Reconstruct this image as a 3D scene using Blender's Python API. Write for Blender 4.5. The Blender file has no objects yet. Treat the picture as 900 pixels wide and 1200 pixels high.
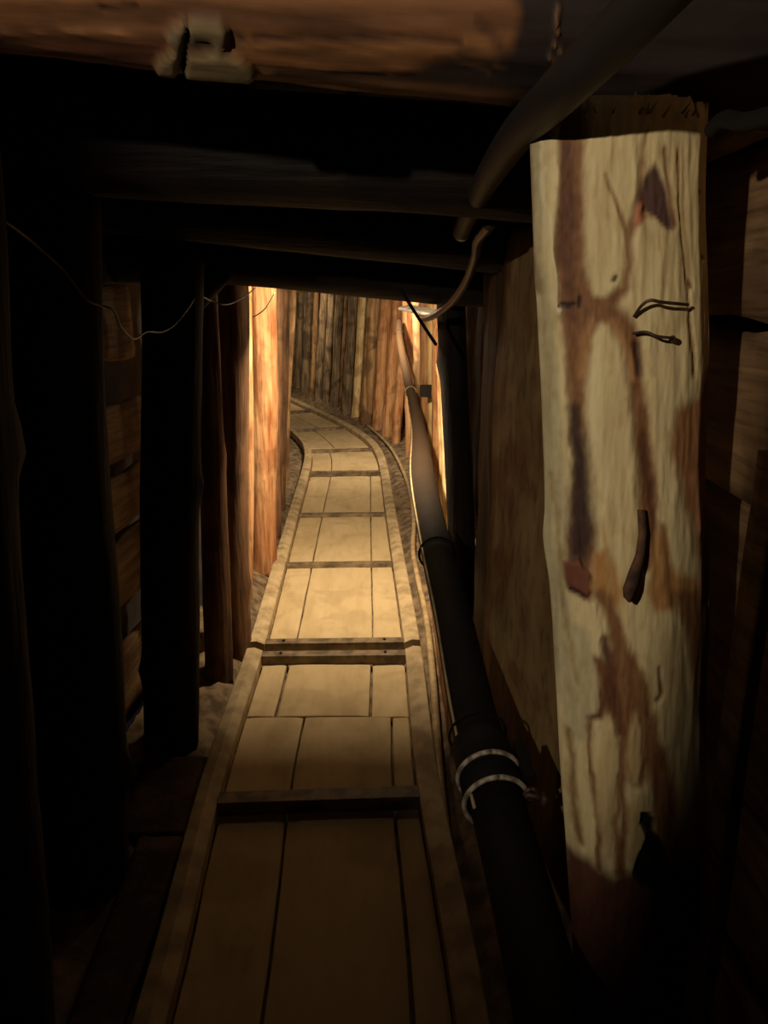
import bpy, bmesh, math, random
import numpy as np
from mathutils import Vector, noise
SC = bpy.context.scene
COL = SC.collection
PITCH = math.radians(16.2); F = 880.0; H = 1.37
cP, sP = math.cos(PITCH), math.sin(PITCH)
# ---------------------------------------------------------------- camera
cam = bpy.data.cameras.new('camera'); co = bpy.data.objects.new('camera', cam); COL.objects.link(co)
cam.sensor_fit = 'VERTICAL'; cam.sensor_height = 24; cam.lens = F/1200*24
cam.clip_start = 0.02
co.location = (0, 0, H); co.rotation_euler = (math.pi/2-PITCH, 0, 0)
SC.camera = co
def at(px, py, Y):
    dx = (px-450)/F; dv = (py-600)/F
    dY = cP-dv*sP; dZ = -sP-dv*cP
    t = Y/dY
    return Vector((dx*t, Y, H+dZ*t))
def onfloor(px, py, z=0.0):
    dx = (px-450)/F; dv = (py-600)/F
    dY = cP-dv*sP; dZ = -sP-dv*cP
    t = (z-H)/dZ
    return Vector((dx*t, dY*t, z))
def proj(p):
    x, y, z = p[0], p[1], p[2]-H
    d = y*cP-z*sP; v = -(y*sP+z*cP)
    return 450+F*x/d, 600+F*v/d
# ---------------------------------------------------------------- path of the tunnel
PC = [(-1.5,-.10),(0,-.12),(1.13,-.14),(1.87,-.183),(2.68,-.195),(3.77,-.235),(4.72,-.27),(5.84,-.31),(6.5,-.36),(7.1,-.47),(8,-.76),(9.2,-1.25),(10.6,-1.83),(12,-2.42),(14,-3.4)]
PR = [(-1.5,.50),(0,.50),(.7,.50),(1.2,.44),(2,.36),(3,.33),(4,.34),(5,.34),(6,.28),(7.06,.13),(7.6,0),(8.06,-.16),(9.1,-.52),(10.5,-1.02),(11.5,-1.42),(13,-2.1),(14,-2.6)]
PL = [(-1.5,-.66),(0,-.66),(1,-.66),(1.5,-.70),(2.1,-.66),(3,-.63),(4,-.64),(5,-.70),(6,-.85),(7,-1.12),(8,-1.5),(9.2,-2.0),(10.6,-2.6),(12,-3.2),(14,-4.1)]
def interp(tab, y):
    n = len(tab)
    if y <= tab[0][0]: return tab[0][1]
    if y >= tab[-1][0]: return tab[-1][1]
    for i in range(n-1):
        if tab[i][0] <= y <= tab[i+1][0]:
            p0 = tab[max(0,i-1)]; p1 = tab[i]; p2 = tab[i+1]; p3 = tab[min(n-1,i+2)]
            d = p2[0]-p1[0]; t = (y-p1[0])/d
            m1 = (p2[1]-p0[1])/(p2[0]-p0[0])*d; m2 = (p3[1]-p1[1])/(p3[0]-p1[0])*d
            return (2*t**3-3*t**2+1)*p1[1]+(t**3-2*t**2+t)*m1+(-2*t**3+3*t**2)*p2[1]+(t**3-t**2)*m2
def cx(y): return interp(PC, y)
def off(y, o, z=0.0):
    s = (cx(y+.05)-cx(y-.05))/.1; l = math.hypot(1, s)
    return Vector((cx(y)+o/l, y-o*s/l, z))
# ---------------------------------------------------------------- materials
def lin(c): return tuple(((v/255)/12.92 if v/255 <= .04045 else ((v/255+.055)/1.055)**2.4) for v in c)
def nm(name):
    m = bpy.data.materials.new(name); m.use_nodes = True
    nt = m.node_tree; b = nt.nodes['Principled BSDF']; return m, nt, b
def wood(name, c1, c2, c3=None, scale=(14,14,1.2), bump=.5, rough=.8, dist=.006, dirt=.5, streak=.55):
    """elongated grain: c1 light, c2 dark, c3 blotch colour"""
    m, nt, b = nm(name); N = nt.nodes; L = nt.links
    tc = N.new('ShaderNodeTexCoord'); oi = N.new('ShaderNodeObjectInfo')
    mul = N.new('ShaderNodeVectorMath'); mul.operation = 'SCALE'; mul.inputs['Scale'].default_value = 37
    cb = N.new('ShaderNodeCombineXYZ')
    for k in range(3): L.new(oi.outputs['Random'], cb.inputs[k])
    L.new(cb.outputs[0], mul.inputs[0])
    ad = N.new('ShaderNodeVectorMath'); ad.operation = 'ADD'
    mp = N.new('ShaderNodeMapping'); mp.inputs['Scale'].default_value = scale
    L.new(tc.outputs['Object'], mp.inputs['Vector']); L.new(mp.outputs[0], ad.inputs[0]); L.new(mul.outputs[0], ad.inputs[1])
    n1 = N.new('ShaderNodeTexNoise'); n1.inputs['Scale'].default_value = 1.6; n1.inputs['Detail'].default_value = 8; n1.inputs['Distortion'].default_value = .8
    L.new(ad.outputs[0], n1.inputs['Vector'])
    n2 = N.new('ShaderNodeTexNoise'); n2.inputs['Scale'].default_value = 7; n2.inputs['Detail'].default_value = 6
    L.new(ad.outputs[0], n2.inputs['Vector'])
    ad2 = N.new('ShaderNodeVectorMath'); ad2.operation = 'ADD'
    L.new(tc.outputs['Object'], ad2.inputs[0]); L.new(mul.outputs[0], ad2.inputs[1])
    n3 = N.new('ShaderNodeTexNoise'); n3.inputs['Scale'].default_value = 5.5; n3.inputs['Detail'].default_value = 5; n3.inputs['Distortion'].default_value = .5
    L.new(ad2.outputs[0], n3.inputs['Vector'])
    r = N.new('ShaderNodeValToRGB'); r.color_ramp.elements[0].position = .36; r.color_ramp.elements[1].position = .62
    r.color_ramp.elements[0].color = (*lin(c2),1); r.color_ramp.elements[1].color = (*lin(c1),1)
    L.new(n1.outputs[0], r.inputs[0])
    mx = N.new('ShaderNodeMix'); mx.data_type = 'RGBA'; mx.blend_type = 'MIX'
    rr = N.new('ShaderNodeValToRGB'); rr.color_ramp.elements[0].position = .5; rr.color_ramp.elements[1].position = .62
    rr.color_ramp.elements[1].color = (dirt,dirt,dirt,1)
    L.new(n3.outputs[0], rr.inputs[0]); L.new(rr.outputs[0], mx.inputs['Factor'])
    L.new(r.outputs[0], mx.inputs['A']); mx.inputs['B'].default_value = (*lin(c3 or c2),1)
    m2 = N.new('ShaderNodeMix'); m2.data_type = 'RGBA'; m2.blend_type = 'MULTIPLY'; m2.inputs['Factor'].default_value = streak
    r2 = N.new('ShaderNodeValToRGB'); r2.color_ramp.elements[0].position = .33; r2.color_ramp.elements[1].position = .5; r2.color_ramp.elements[0].color = (.35,.3,.25,1)
    L.new(n2.outputs[0], r2.inputs[0]); L.new(mx.outputs['Result'], m2.inputs['A']); L.new(r2.outputs[0], m2.inputs['B'])
    L.new(m2.outputs['Result'], b.inputs['Base Color'])
    sm = N.new('ShaderNodeMath'); sm.operation = 'ADD'; L.new(n1.outputs[0], sm.inputs[0]); L.new(n2.outputs[0], sm.inputs[1])
    bp = N.new('ShaderNodeBump'); bp.inputs['Strength'].default_value = bump; bp.inputs['Distance'].default_value = dist
    L.new(sm.outputs[0], bp.inputs['Height']); L.new(bp.outputs[0], b.inputs['Normal'])
    b.inputs['Roughness'].default_value = rough; b.inputs['Specular IOR Level'].default_value = .25
    return m
def attrwood(name, scale=(40,40,3), rough=.75):
    m, nt, b = nm(name); N = nt.nodes; L = nt.links
    a = N.new('ShaderNodeAttribute'); a.attribute_name = 'Col'
    tc = N.new('ShaderNodeTexCoord'); mp = N.new('ShaderNodeMapping'); mp.inputs['Scale'].default_value = scale
    L.new(tc.outputs['Object'], mp.inputs['Vector'])
    n1 = N.new('ShaderNodeTexNoise'); n1.inputs['Scale'].default_value = 1.5; n1.inputs['Detail'].default_value = 9; L.new(mp.outputs[0], n1.inputs['Vector'])
    r2 = N.new('ShaderNodeValToRGB'); r2.color_ramp.elements[0].position = .3; r2.color_ramp.elements[1].position = .6; r2.color_ramp.elements[0].color = (.74,.68,.6,1)
    L.new(n1.outputs[0], r2.inputs[0])
    m2 = N.new('ShaderNodeMix'); m2.data_type = 'RGBA'; m2.blend_type = 'MULTIPLY'; m2.inputs['Factor'].default_value = .8
    L.new(a.outputs['Color'], m2.inputs['A']); L.new(r2.outputs[0], m2.inputs['B']); L.new(m2.outputs['Result'], b.inputs['Base Color'])
    bp = N.new('ShaderNodeBump'); bp.inputs['Strength'].default_value = .5; bp.inputs['Distance'].default_value = .003
    L.new(n1.outputs[0], bp.inputs['Height']); L.new(bp.outputs[0], b.inputs['Normal']); b.inputs['Roughness'].default_value = rough
    return m
def plain(name, c, rough=.5, metal=0, c2=None, scale=30, bump=.3):
    m, nt, b = nm(name); N = nt.nodes; L = nt.links
    tc = N.new('ShaderNodeTexCoord'); n1 = N.new('ShaderNodeTexNoise'); n1.inputs['Scale'].default_value = scale; n1.inputs['Detail'].default_value = 7
    L.new(tc.outputs['Object'], n1.inputs['Vector'])
    r = N.new('ShaderNodeValToRGB'); r.color_ramp.elements[0].position = .38; r.color_ramp.elements[1].position = .62
    r.color_ramp.elements[0].color = (*lin(c2 or tuple(v*.7 for v in c)),1); r.color_ramp.elements[1].color = (*lin(c),1)
    L.new(n1.outputs[0], r.inputs[0]); L.new(r.outputs[0], b.inputs['Base Color'])
    bp = N.new('ShaderNodeBump'); bp.inputs['Strength'].default_value = bump; bp.inputs['Distance'].default_value = .003
    L.new(n1.outputs[0], bp.inputs['Height']); L.new(bp.outputs[0], b.inputs['Normal'])
    b.inputs['Roughness'].default_value = rough; b.inputs['Metallic'].default_value = metal
    return m
M = {}
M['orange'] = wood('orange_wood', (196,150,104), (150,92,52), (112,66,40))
M['red'] = wood('red_brown_log', (140,104,74), (94,66,46), (62,44,32))
M['grey'] = wood('weathered_bark_log', (150,128,98), (92,74,54), (66,52,40), dirt=.7)
M['tan'] = wood('tan_log', (184,146,100), (128,92,58), (92,66,44), dirt=.7)
M['pale'] = wood('pale_split_wood', (232,204,150), (196,156,98), (140,96,56), dirt=.5)
M['shaded'] = wood('shaded_log', (38,28,22), (24,17,13), (20,14,12), rough=.85)  # near-black base colour carries the shade on the unlit log faces
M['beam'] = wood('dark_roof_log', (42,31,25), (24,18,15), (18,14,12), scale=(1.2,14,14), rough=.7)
M['lag'] = wood('lagging_board', (160,128,90), (112,86,60), (78,58,42), scale=(10,1.0,16), bump=.35)
M['slab'] = wood('upright_slab_board', (150,124,84), (128,102,66), (112,76,48), scale=(6,6,1.8), bump=.25, dist=.003, dirt=.8)
M['slabd'] = wood('dark_upright_board', (90,66,44), (56,40,28), (40,26,20), scale=(9,9,1.0), bump=.3)
M['board'] = wood('dusty_floor_board', (200,176,134), (190,165,122), (170,146,106), scale=(5,1.2,5), bump=.08, dist=.0015, dirt=.5, streak=.12)
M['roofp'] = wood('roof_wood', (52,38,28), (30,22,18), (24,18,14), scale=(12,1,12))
M['dirt'] = plain('sandy_ground', (138,115,84), .95, 0, (84,67,48), 18, .9)
M['earth'] = plain('dark_earth', (58,44,32), 1, 0, (32,24,18), 9, .9)
M['rail'] = plain('dusty_steel', (192,168,128), .7, .0, (152,130,94), 14, .25)
M['bar'] = plain('dusty_angle_iron', (132,112,84), .55, .0, (84,70,52), 22, .25)
M['bolt'] = plain('bolt_steel', (60,50,42), .5, .6)
M['pipe'] = plain('black_pipe', (25,21,19), .8, 0, (17,15,14), 12, .15)
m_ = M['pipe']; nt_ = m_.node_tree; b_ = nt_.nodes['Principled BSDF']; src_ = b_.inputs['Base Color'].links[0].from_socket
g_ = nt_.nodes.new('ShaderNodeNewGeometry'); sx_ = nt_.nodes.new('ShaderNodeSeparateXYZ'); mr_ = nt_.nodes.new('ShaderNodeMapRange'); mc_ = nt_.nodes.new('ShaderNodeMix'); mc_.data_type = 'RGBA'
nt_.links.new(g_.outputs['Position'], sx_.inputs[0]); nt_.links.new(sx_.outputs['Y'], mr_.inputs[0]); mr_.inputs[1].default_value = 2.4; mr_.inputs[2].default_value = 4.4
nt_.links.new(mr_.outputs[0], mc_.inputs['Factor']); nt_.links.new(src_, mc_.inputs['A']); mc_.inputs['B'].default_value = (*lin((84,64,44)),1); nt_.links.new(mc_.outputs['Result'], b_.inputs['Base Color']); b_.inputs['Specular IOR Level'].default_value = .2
M['pipeedge'] = plain('scuffed_pale_rim', (206,194,176), .5, .1, (130,116,100), 60)
M['hose'] = plain('dark_rubber_hose', (28,22,18), .6, 0, (24,19,17), 10, .2)
M['conduit'] = plain('brown_conduit', (70,54,40), .4, 0, (48,36,27), 10, .2)
M['cable'] = plain('pale_cable', (190,164,120), .6, 0, (150,126,90), 20, .2)
M['wire'] = plain('grey_wire', (150,132,112), .5, 0)
M['rust'] = plain('rusty_steel', (96,78,62), .55, .5, (60,44,34), 60)
M['attr'] = attrwood('stripped_wood')
M['attrx'] = attrwood('beam_wood', (3,30,30))
M['bark'] = plain('loose_bark', (104,70,44), .85, 0, (54,34,24), 40)
M['metal'] = plain('galvanised_steel', (150,145,135), .4, .8)
# ---------------------------------------------------------------- object helpers
def tag(o, label=None, cat=None, group=None, kind=None):
    if label: o['label'] = label
    if cat: o['category'] = cat
    if group: o['group'] = group
    if kind: o['kind'] = kind
    return o
def link(name, verts, faces, mat, parent=None, smooth=True, loc=None):
    """mesh object whose origin sits at loc (world) ; verts are world coordinates"""
    me = bpy.data.meshes.new(name)
    base = Vector(loc) if loc is not None else Vector((0,0,0))
    if loc is None and verts:
        xs = np.array([tuple(v) for v in verts]); base = Vector((xs[:,0].mean(), xs[:,1].mean(), xs[:,2].min()))
    me.from_pydata([tuple(Vector(v)-base) for v in verts], [], faces); me.update()
    bm = bmesh.new(); bm.from_mesh(me); bmesh.ops.recalc_face_normals(bm, faces=bm.faces); bm.to_mesh(me); bm.free()
    me.materials.append(mat)
    if smooth: me.polygons.foreach_set('use_smooth', [True]*len(me.polygons))
    o = bpy.data.objects.new(name, me); COL.objects.link(o)
    if parent is not None:
        o.parent = parent; o.location = base-parent_world(parent)
    else: o.location = base
    return o
def parent_world(p):
    v = Vector(p.location)
    while p.parent: p = p.parent; v += Vector(p.location)
    return v
def empty(name, loc, label, cat, group=None):
    o = bpy.data.objects.new(name, None); COL.objects.link(o); o.location = loc; o.empty_display_size = .05
    return tag(o, label, cat, group)
def fbm(p, o=4): return noise.fractal(p, 1.0, 2.0, o)
def logmesh(p0, p1, r0, r1, seed, seg=22, rings=44, knots=3, rough=.06, bend=.015, flat=0):
    p0, p1 = Vector(p0), Vector(p1); ax = (p1-p0); L = ax.length; ax.normalize()
    u = Vector((1,0,0)) if abs(ax.x) < .7 else Vector((0,0,1))
    e1 = (u-ax*u.dot(ax)).normalized(); e2 = ax.cross(e1)
    rnd = random.Random(seed); sv = Vector((rnd.uniform(0,90), rnd.uniform(0,90), rnd.uniform(0,90)))
    ks = [(rnd.uniform(.1,.9), rnd.uniform(0,6.28), rnd.uniform(.12,.3)) for _ in range(knots)]
    V = []; Fc = []
    for i in range(rings+1):
        t = i/rings; r = r0+(r1-r0)*t
        bd = Vector((noise.noise(sv+Vector((t*1.5,0,0))), noise.noise(sv+Vector((0,t*1.5,7))), 0))*bend*math.sin(math.pi*t)**.5 if i not in (0,rings) else Vector((0,0,0))
        c = p0+ax*(L*t)+e1*bd.x*1+e2*bd.y
        for j in range(seg):
            a = 6.28318*j/seg
            q = Vector((math.cos(a), math.sin(a), 0))
            n = 1+rough*fbm(sv+Vector((q.x*1.6, q.y*1.6, t*L*2.2)))+rough*.55*noise.noise(sv+Vector((q.x*5, q.y*5, t*L*1.1)))
            for kt, ka, km in ks:
                dd = ((t-kt)*L/.035)**2+(((a-ka+3.14159)%6.28318-3.14159)*r/.028)**2
                if dd < 9: n += km*math.exp(-dd)
            V.append(c+(e1*q.x+e2*q.y)*r*n)
    for i in range(rings):
        for j in range(seg):
            k = (j+1) % seg
            Fc.append((i*seg+j, i*seg+k, (i+1)*seg+k, (i+1)*seg+j))
    for base, c in ((0, p0), (rings*seg, p1)):
        ci = len(V); V.append(Vector(c))
        for j in range(seg): Fc.append((base+j, base+(j+1)%seg, ci))
    return V, Fc
def log(name, p0, p1, r0, r1, mat, label, cat='log', seed=1, group=None, **k):
    V, Fc = logmesh(p0, p1, r0, r1, seed, **k)
    o = link(name, V, Fc, M[mat], loc=p0); o['label'] = label; o['category'] = cat
    if group: o['group'] = group
    return o
def crv(pts, n=10):
    P = [Vector(p) for p in pts]; P = [2*P[0]-P[1]]+P+[2*P[-1]-P[-2]]; out = []
    for i in range(1, len(P)-2):
        for k in range(n):
            t = k/n
            out.append(.5*((2*P[i])+(-P[i-1]+P[i+1])*t+(2*P[i-1]-5*P[i]+4*P[i+1]-P[i+2])*t*t+(-P[i-1]+3*P[i]-3*P[i+1]+P[i+2])*t**3))
    out.append(P[-2]); return out
def tube(pts, r, seg=12, n=10, smooth=True):
    C = crv(pts, n) if smooth else [Vector(p) for p in pts]
    V = []; Fc = []; m = len(C); e = None
    for i, c in enumerate(C):
        d = (C[min(i+1,m-1)]-C[max(i-1,0)]).normalized()
        if e is None:
            u = Vector((0,0,1)) if abs(d.z) < .9 else Vector((1,0,0)); e = (u-d*u.dot(d)).normalized()
        else: e = (e-d*e.dot(d)).normalized()
        f = d.cross(e); rr = r(i/(m-1)) if callable(r) else r
        for j in range(seg):
            a = 6.28318*j/seg; V.append(c+e*math.cos(a)*rr+f*math.sin(a)*rr)
    for i in range(m-1):
        for j in range(seg): Fc.append((i*seg+j, i*seg+(j+1)%seg, (i+1)*seg+(j+1)%seg, (i+1)*seg+j))
    for b0, c in ((0, C[0]), ((m-1)*seg, C[-1])):
        ci = len(V); V.append(c)
        for j in range(seg): Fc.append((b0+j, b0+(j+1)%seg, ci))
    return V, Fc
def boxv(c, sx, sy, sz, rot=None, nx=1):
    V = []
    for z in (-1,1):
        for y in (-1,1):
            for x in (-1,1):
                v = Vector((x*sx/2, y*sy/2, z*sz/2))
                if rot is not None: v = rot @ v
                V.append(Vector(c)+v)
    return V, [(0,1,3,2),(4,6,7,5),(0,4,5,1),(2,3,7,6),(0,2,6,4),(1,5,7,3)]
def merge(*ms):
    V = []; Fc = []
    for v, f in ms:
        b = len(V); V += list(v); Fc += [tuple(i+b for i in q) for q in f]
    return V, Fc
def bevel(o, w=.003, s=2):
    md = o.modifiers.new('bevel', 'BEVEL'); md.width = w; md.segments = s; md.limit_method = 'ANGLE'; return o
def plank(p0, p1, width_dir, w, th, seed, n=24, wavy=.004, ragged=.006):
    """rough board from p0 to p1; width_dir spans its broad face, thickness perpendicular"""
    p0, p1 = Vector(p0), Vector(p1); ax = (p1-p0); L = ax.length; ax.normalize()
    wd = Vector(width_dir); wd = (wd-ax*wd.dot(ax)).normalized(); td = ax.cross(wd)
    rnd = random.Random(seed); sv = Vector((rnd.uniform(0,90), rnd.uniform(0,90), 3)); K = 8
    V = []; Fc = []
    for i in range(n+1):
        t = i/n; c = p0+ax*L*t
        ring = []
        for side in (1,-1):
            for k in range(K+1):
                s = -1+2*k/K
                if side < 0: s = -s
                e = ragged*noise.noise(sv+Vector((t*L*6, (3 if s > 0 else 9), 0)))*abs(s)
                b = wavy*noise.noise(sv+Vector((t*L*4, s*1.5, 5+side)))
                ring.append(c+wd*(s*w/2+math.copysign(1,s)*e if abs(s) > .01 else 0)+td*(side*th/2*(1-.25*(abs(s) > .99))+b))
        V += ring
    R = 2*(K+1)
    for i in range(n):
        for j in range(R): Fc.append((i*R+j, i*R+(j+1)%R, (i+1)*R+(j+1)%R, (i+1)*R+j))
    Fc.append(tuple(range(R))); Fc.append(tuple(range(n*R, (n+1)*R)))
    return V, Fc
# ---------------------------------------------------------------- setting: ground, walls, ceiling
def ribbon(name, f, us, vs, mat, kind='structure'):
    V = [f(u, v) for v in vs for u in us]; nu = len(us)
    Fc = [(j*nu+i, j*nu+i+1, (j+1)*nu+i+1, (j+1)*nu+i) for j in range(len(vs)-1) for i in range(nu-1)]
    o = link(name, V, Fc, mat); o['kind'] = kind
    return o
def roofz(y):
    return interp([(-1.5,1.9),(0,1.88),(.9,1.86),(1.2,1.84),(1.5,1.78),(2.07,1.68),(2.6,1.56),(3.2,1.52),(5,1.52),(14,1.52)], y)
YS = [-1.4+i*.06 for i in range(256)]
def gf(u, y):
    lx = interp(PL, y)-.16; rx = interp(PR, y)+.14; c = cx(y)
    x = lx+(rx-lx)*u; o = x-c
    inn = max(0, min(1, (abs(o)-.352)/.05))
    z = -.032+inn*(.03+.05*max(0, abs(o)-.38)/.2*.5)+(.016*fbm(Vector((x*9,y*9,1)))+.012*noise.noise(Vector((x*28,y*28,4))))*(.25+.75*inn)
    if o < -.36: z += .05*math.exp(-((y-3.0)/.5)**2)*min(1,(-o-.36)/.12)*(1+.5*noise.noise(Vector((x*20,y*20,9))))
    return Vector((x, y, z))
ribbon('floor', gf, [i/64 for i in range(81)], [-1.4+i*.026 for i in range(590)], M['dirt'])
def wl(u, y):
    x = interp(PL, y)-.23+.03*fbm(Vector((y*3, u*4, 2))); return Vector((x, y, -.05+u*(roofz(y)+.1)))
ribbon('wall_left', wl, [i/20 for i in range(21)], YS[::2], M['earth'])
def wr(u, y):
    x = interp(PR, y)+.24+.03*fbm(Vector((y*3, u*4, 12))); return Vector((x, y, -.05+u*(roofz(y)+.1)))
ribbon('wall_right', wr, [i/20 for i in range(21)], YS[::2], M['earth'])
def cl(u, y):
    a = interp(PL, y)-.22; b = interp(PR, y)+.22
    return Vector((a+(b-a)*u, y, roofz(y)+.035+.015*fbm(Vector((y*3, u*4, 22)))))
ribbon('ceiling', cl, [i/20 for i in range(21)], YS[::2], M['earth'])
# end of the heading, beyond the bend
ye = 13.9; xa = interp(PL, ye)-.3; xb = interp(PR, ye)+.3
V = [Vector((xa+(xb-xa)*i/10, ye+.05*noise.noise(Vector((i,j,0))), -.1+1.8*j/10)) for j in range(11) for i in range(11)]
tag(link('wall_back', V, [(j*11+i, j*11+i+1, (j+1)*11+i+1, (j+1)*11+i) for j in range(10) for i in range(10)], M['earth']), kind='structure')
# ---------------------------------------------------------------- track
HG = .277; RW = .062
def sweep(prof, y0, y1, o, n):
    V = []; Fc = []; K = len(prof)
    for i in range(n+1):
        y = y0+(y1-y0)*i/n
        for (a, z) in prof: V.append(off(y, o+a, z))
    for i in range(n):
        for j in range(K): Fc.append((i*K+j, i*K+(j+1)%K, (i+1)*K+(j+1)%K, (i+1)*K+j))
    Fc.append(tuple(range(K))); Fc.append(tuple(range(n*K, (n+1)*K)))
    return V, Fc
def railprof(side):
    # angle section: upright web with a broad dusty flange turned outwards
    w = RW*side
    return [(0,-.004),(0,.038),(w*.42,.050),(w*.48,.052),(w*.94,.050),(w,.047),(w,-.012)]
def track(y0, y1, bars, label, bolts=()):
    root = empty('ladder_track', off(y0, 0, 0), label, 'rail track', 'ladder-like track panels on the tunnel floor')
    n = max(2, int((y1-y0)/.08))
    for s in (-1, 1):
        o = link('rail', *sweep(railprof(s), y0, y1, s*HG, n), M['rail'], root, smooth=False)
    for k, (yb, h, d) in enumerate(bars):
        a = off(yb, -HG+.001); b = off(yb, HG-.001); dr = (b-a).normalized(); rot = dr.to_track_quat('X','Z').to_matrix()
        mid = (a+b)/2; L = (b-a).length
        top = boxv(mid+Vector((0,0,h-.003)), L, d, .007, rot)
        web = boxv(mid+rot@Vector((0,-d/2+.003,0))+Vector((0,0,h/2-.002)), L, .006, h+.004-.006, rot)
        o = bevel(link('crossbar', *merge(top, web), M['bar'], root, smooth=False), .0015)
        if k in bolts:
            for q in (.13, .86):
                c = a+(b-a)*q+Vector((0,0,h+.002))
                link('bolt', *tube([c-Vector((0,0,.004)), c+Vector((0,0,.004))], .006, 8, 1, False), M['bolt'], o, smooth=False)
    return root
track(-.9, 2.66, [(-.2,.034,.05),(.75,.034,.05),(1.775,.042,.05),(2.635,.037,.045)], 'nearest steel track panel with raised crossbars, ending at the double crossbar', (3,))
track(2.715, 5.76, [(2.745,.037,.045),(3.69,.022,.045),(4.61,.022,.045),(5.72,.04,.045)], 'brightly lit straight track panel beyond the double crossbar', (0,))
track(5.8, 12.6, [(6.65,.026,.05),(7.75,.026,.05),(8.9,.032,.05),(10.2,.032,.05),(11.5,.032,.05)], 'farthest track panel curving away to the left round the bend')
# floor boards : (offset left at start/end, offset right at start/end, y0, y1)
BR = random.Random(4)
def floorboard(a0, a1, b0, b1, y0, y1, label, dz=0.0):
    n = max(2, int((y1-y0)/.12)); V = []; Fc = []; K = 9; sv = Vector((BR.uniform(0,50), 0, 0))
    for i in range(n+1):
        t = i/n; y = y0+(y1-y0)*t; a = a0+(a1-a0)*t; b = b0+(b1-b0)*t
        a += .003*noise.noise(sv+Vector((y*5,1,0))); b += .003*noise.noise(sv+Vector((y*5,8,0)))
        for k in range(K):
            s = k/(K-1); z = .001+dz+.002*noise.noise(sv+Vector((y*3, s*2, 0)))-(.0025 if k in (0,K-1) else 0)
            V.append(off(y, a+(b-a)*s, z))
        V.append(off(y, b, -.022)); V.append(off(y, a, -.022))
    R = K+2
    for i in range(n):
        for j in range(R): Fc.append((i*R+j, i*R+(j+1)%R, (i+1)*R+(j+1)%R, (i+1)*R+j))
    Fc.append(tuple(range(R))); Fc.append(tuple(range(n*R, (n+1)*R)))
    o = link('track_board', V, Fc, M['board'], smooth=False)
    tag(o, label, 'floor board', 'boards laid between the rails')
    bevel(o, .002, 1); return o
e = HG-.004
floorboard(-e, -e, -.14, -.082, -.8, 2.236, 'long dark left-hand floor board running to the bottom of the picture')
floorboard(-.133, -.075, .158, .212, -.8, 2.236, 'wide middle floor board of the nearest bay, running to the bottom of the picture', .001)
floorboard(.172, .219, e, e, -.8, 2.236, 'narrow right-hand floor strip of the nearest bay beside the right rail', -.003)
floorboard(-e, -e, -.183, -.178, 2.243, 2.70, 'short left floor board just before the double crossbar')
floorboard(-.172, -.168, .137, .143, 2.243, 2.70, 'short wide middle floor board just before the double crossbar', .001)
floorboard(.149, .150, e, e, 2.243, 2.70, 'short rough right floor board just before the double crossbar', -.004)
floorboard(-e, -e, -.165, -.115, 2.708, 5.75, 'narrow left floor board of the brightly lit bays')
floorboard(-.158, -.109, .148, .195, 2.708, 5.75, 'widest floor board in the middle of the brightly lit bays', .001)
floorboard(.154, .201, e, e, 2.708, 5.75, 'right floor board of the brightly lit bays beside the right rail')
yb = [5.755, 6.85, 7.9, 9.1, 10.3, 11.5, 12.5]
wd = ['first', 'second', 'third', 'fourth', 'fifth', 'farthest']
for i in range(6):
    m = [-.11,-.05,.02,-.06,.04,0][i]
    floorboard(-e, -e, m-.003, m-.003, yb[i]+.004, yb[i+1]-.004, 'left floor board of the %s bay counted from the start of the bend' % wd[i])
    floorboard(m+.003, m+.003, e, e, yb[i]+.004, yb[i+1]-.004, 'right floor board of the %s bay counted from the start of the bend' % wd[i], .001)
# side planks left of the track
for y0, y1, a, b, lb in ((.1,1.64,-.455,-.345,'dark plank on the ground left of the track, nearest the bottom edge'),
                         (1.655,1.97,-.53,-.345,'dark plank on the ground left of the track, beside the bare standing log')):
    V, Fc = plank(off(y0,(a+b)/2,.018), off(y1,(a+b)/2,.022), (1,0,0), b-a, .03, int(y0*50))
    tag(link('side_plank', V, Fc, M['slabd']), lb, 'plank', 'planks lying left of the track')
# ---------------------------------------------------------------- left wall posts
def vpost(name, px0, py0, px1, py1, Y, r0, r1, mat, label, seed, ztop, cat='post', group=None, **k):
    """axis seen at (px0,py0) low and (px1,py1) high when standing at distance Y; runs from ground to ztop"""
    a = at(px0, py0, Y); b = at(px1, py1, Y)
    s = (b-a)/(b.z-a.z)
    p0 = a+s*(-.03-a.z); p1 = a+s*(ztop-a.z)
    return log(name, p0, p1, r0, r1, mat, label, cat, seed, group, **k)
G1 = 'wall posts on the left of the track'
vpost('support_post', -25,1000, -68,450, 1.02, .095,.085,'shaded','nearest left support post, dark log cut off by the left edge of the picture',11,1.60,group=G1)
vpost('support_post', 92,880, 62,330, 1.50, .105,.092,'shaded','thick black support post second from the left edge, between the two lit wall boards',12,1.55,group=G1, bend=.02)
vpost('support_post', 201,800, 202,450, 2.08, .085,.080,'shaded','black support post standing on the left just before the brown knotty log',13,1.46,group=G1, bend=.03, knots=5)
vpost('upright_log', 254,720, 243,400, 2.50, .050,.040,'red','slim reddish log with knots right behind the black support post',14,1.40,'log',G1, rough=.14, knots=6)
vpost('upright_log', 276,680, 272,400, 2.72, .060,.060,'red','dark reddish-brown log beside the bright orange one, lit on its right side',15,1.40,'log',G1, rough=.05)
vpost('upright_log', 291,640, 291,400, 3.22, .020,.012,'orange','thin glowing slab squeezed between the dark reddish log and the bright orange log',16,1.42,'log',G1, rough=.16)
vpost('support_post', 309,600, 308,400, 3.66, .066,.060,'orange','bright orange peeled log, the brightest post on the left wall',17,1.45,'post',G1, knots=4, bend=.03)
vpost('upright_log', 320,560, 322,400, 4.25, .050,.045,'red','brown log immediately right of the bright orange post',18,1.46,'log',G1)
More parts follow.
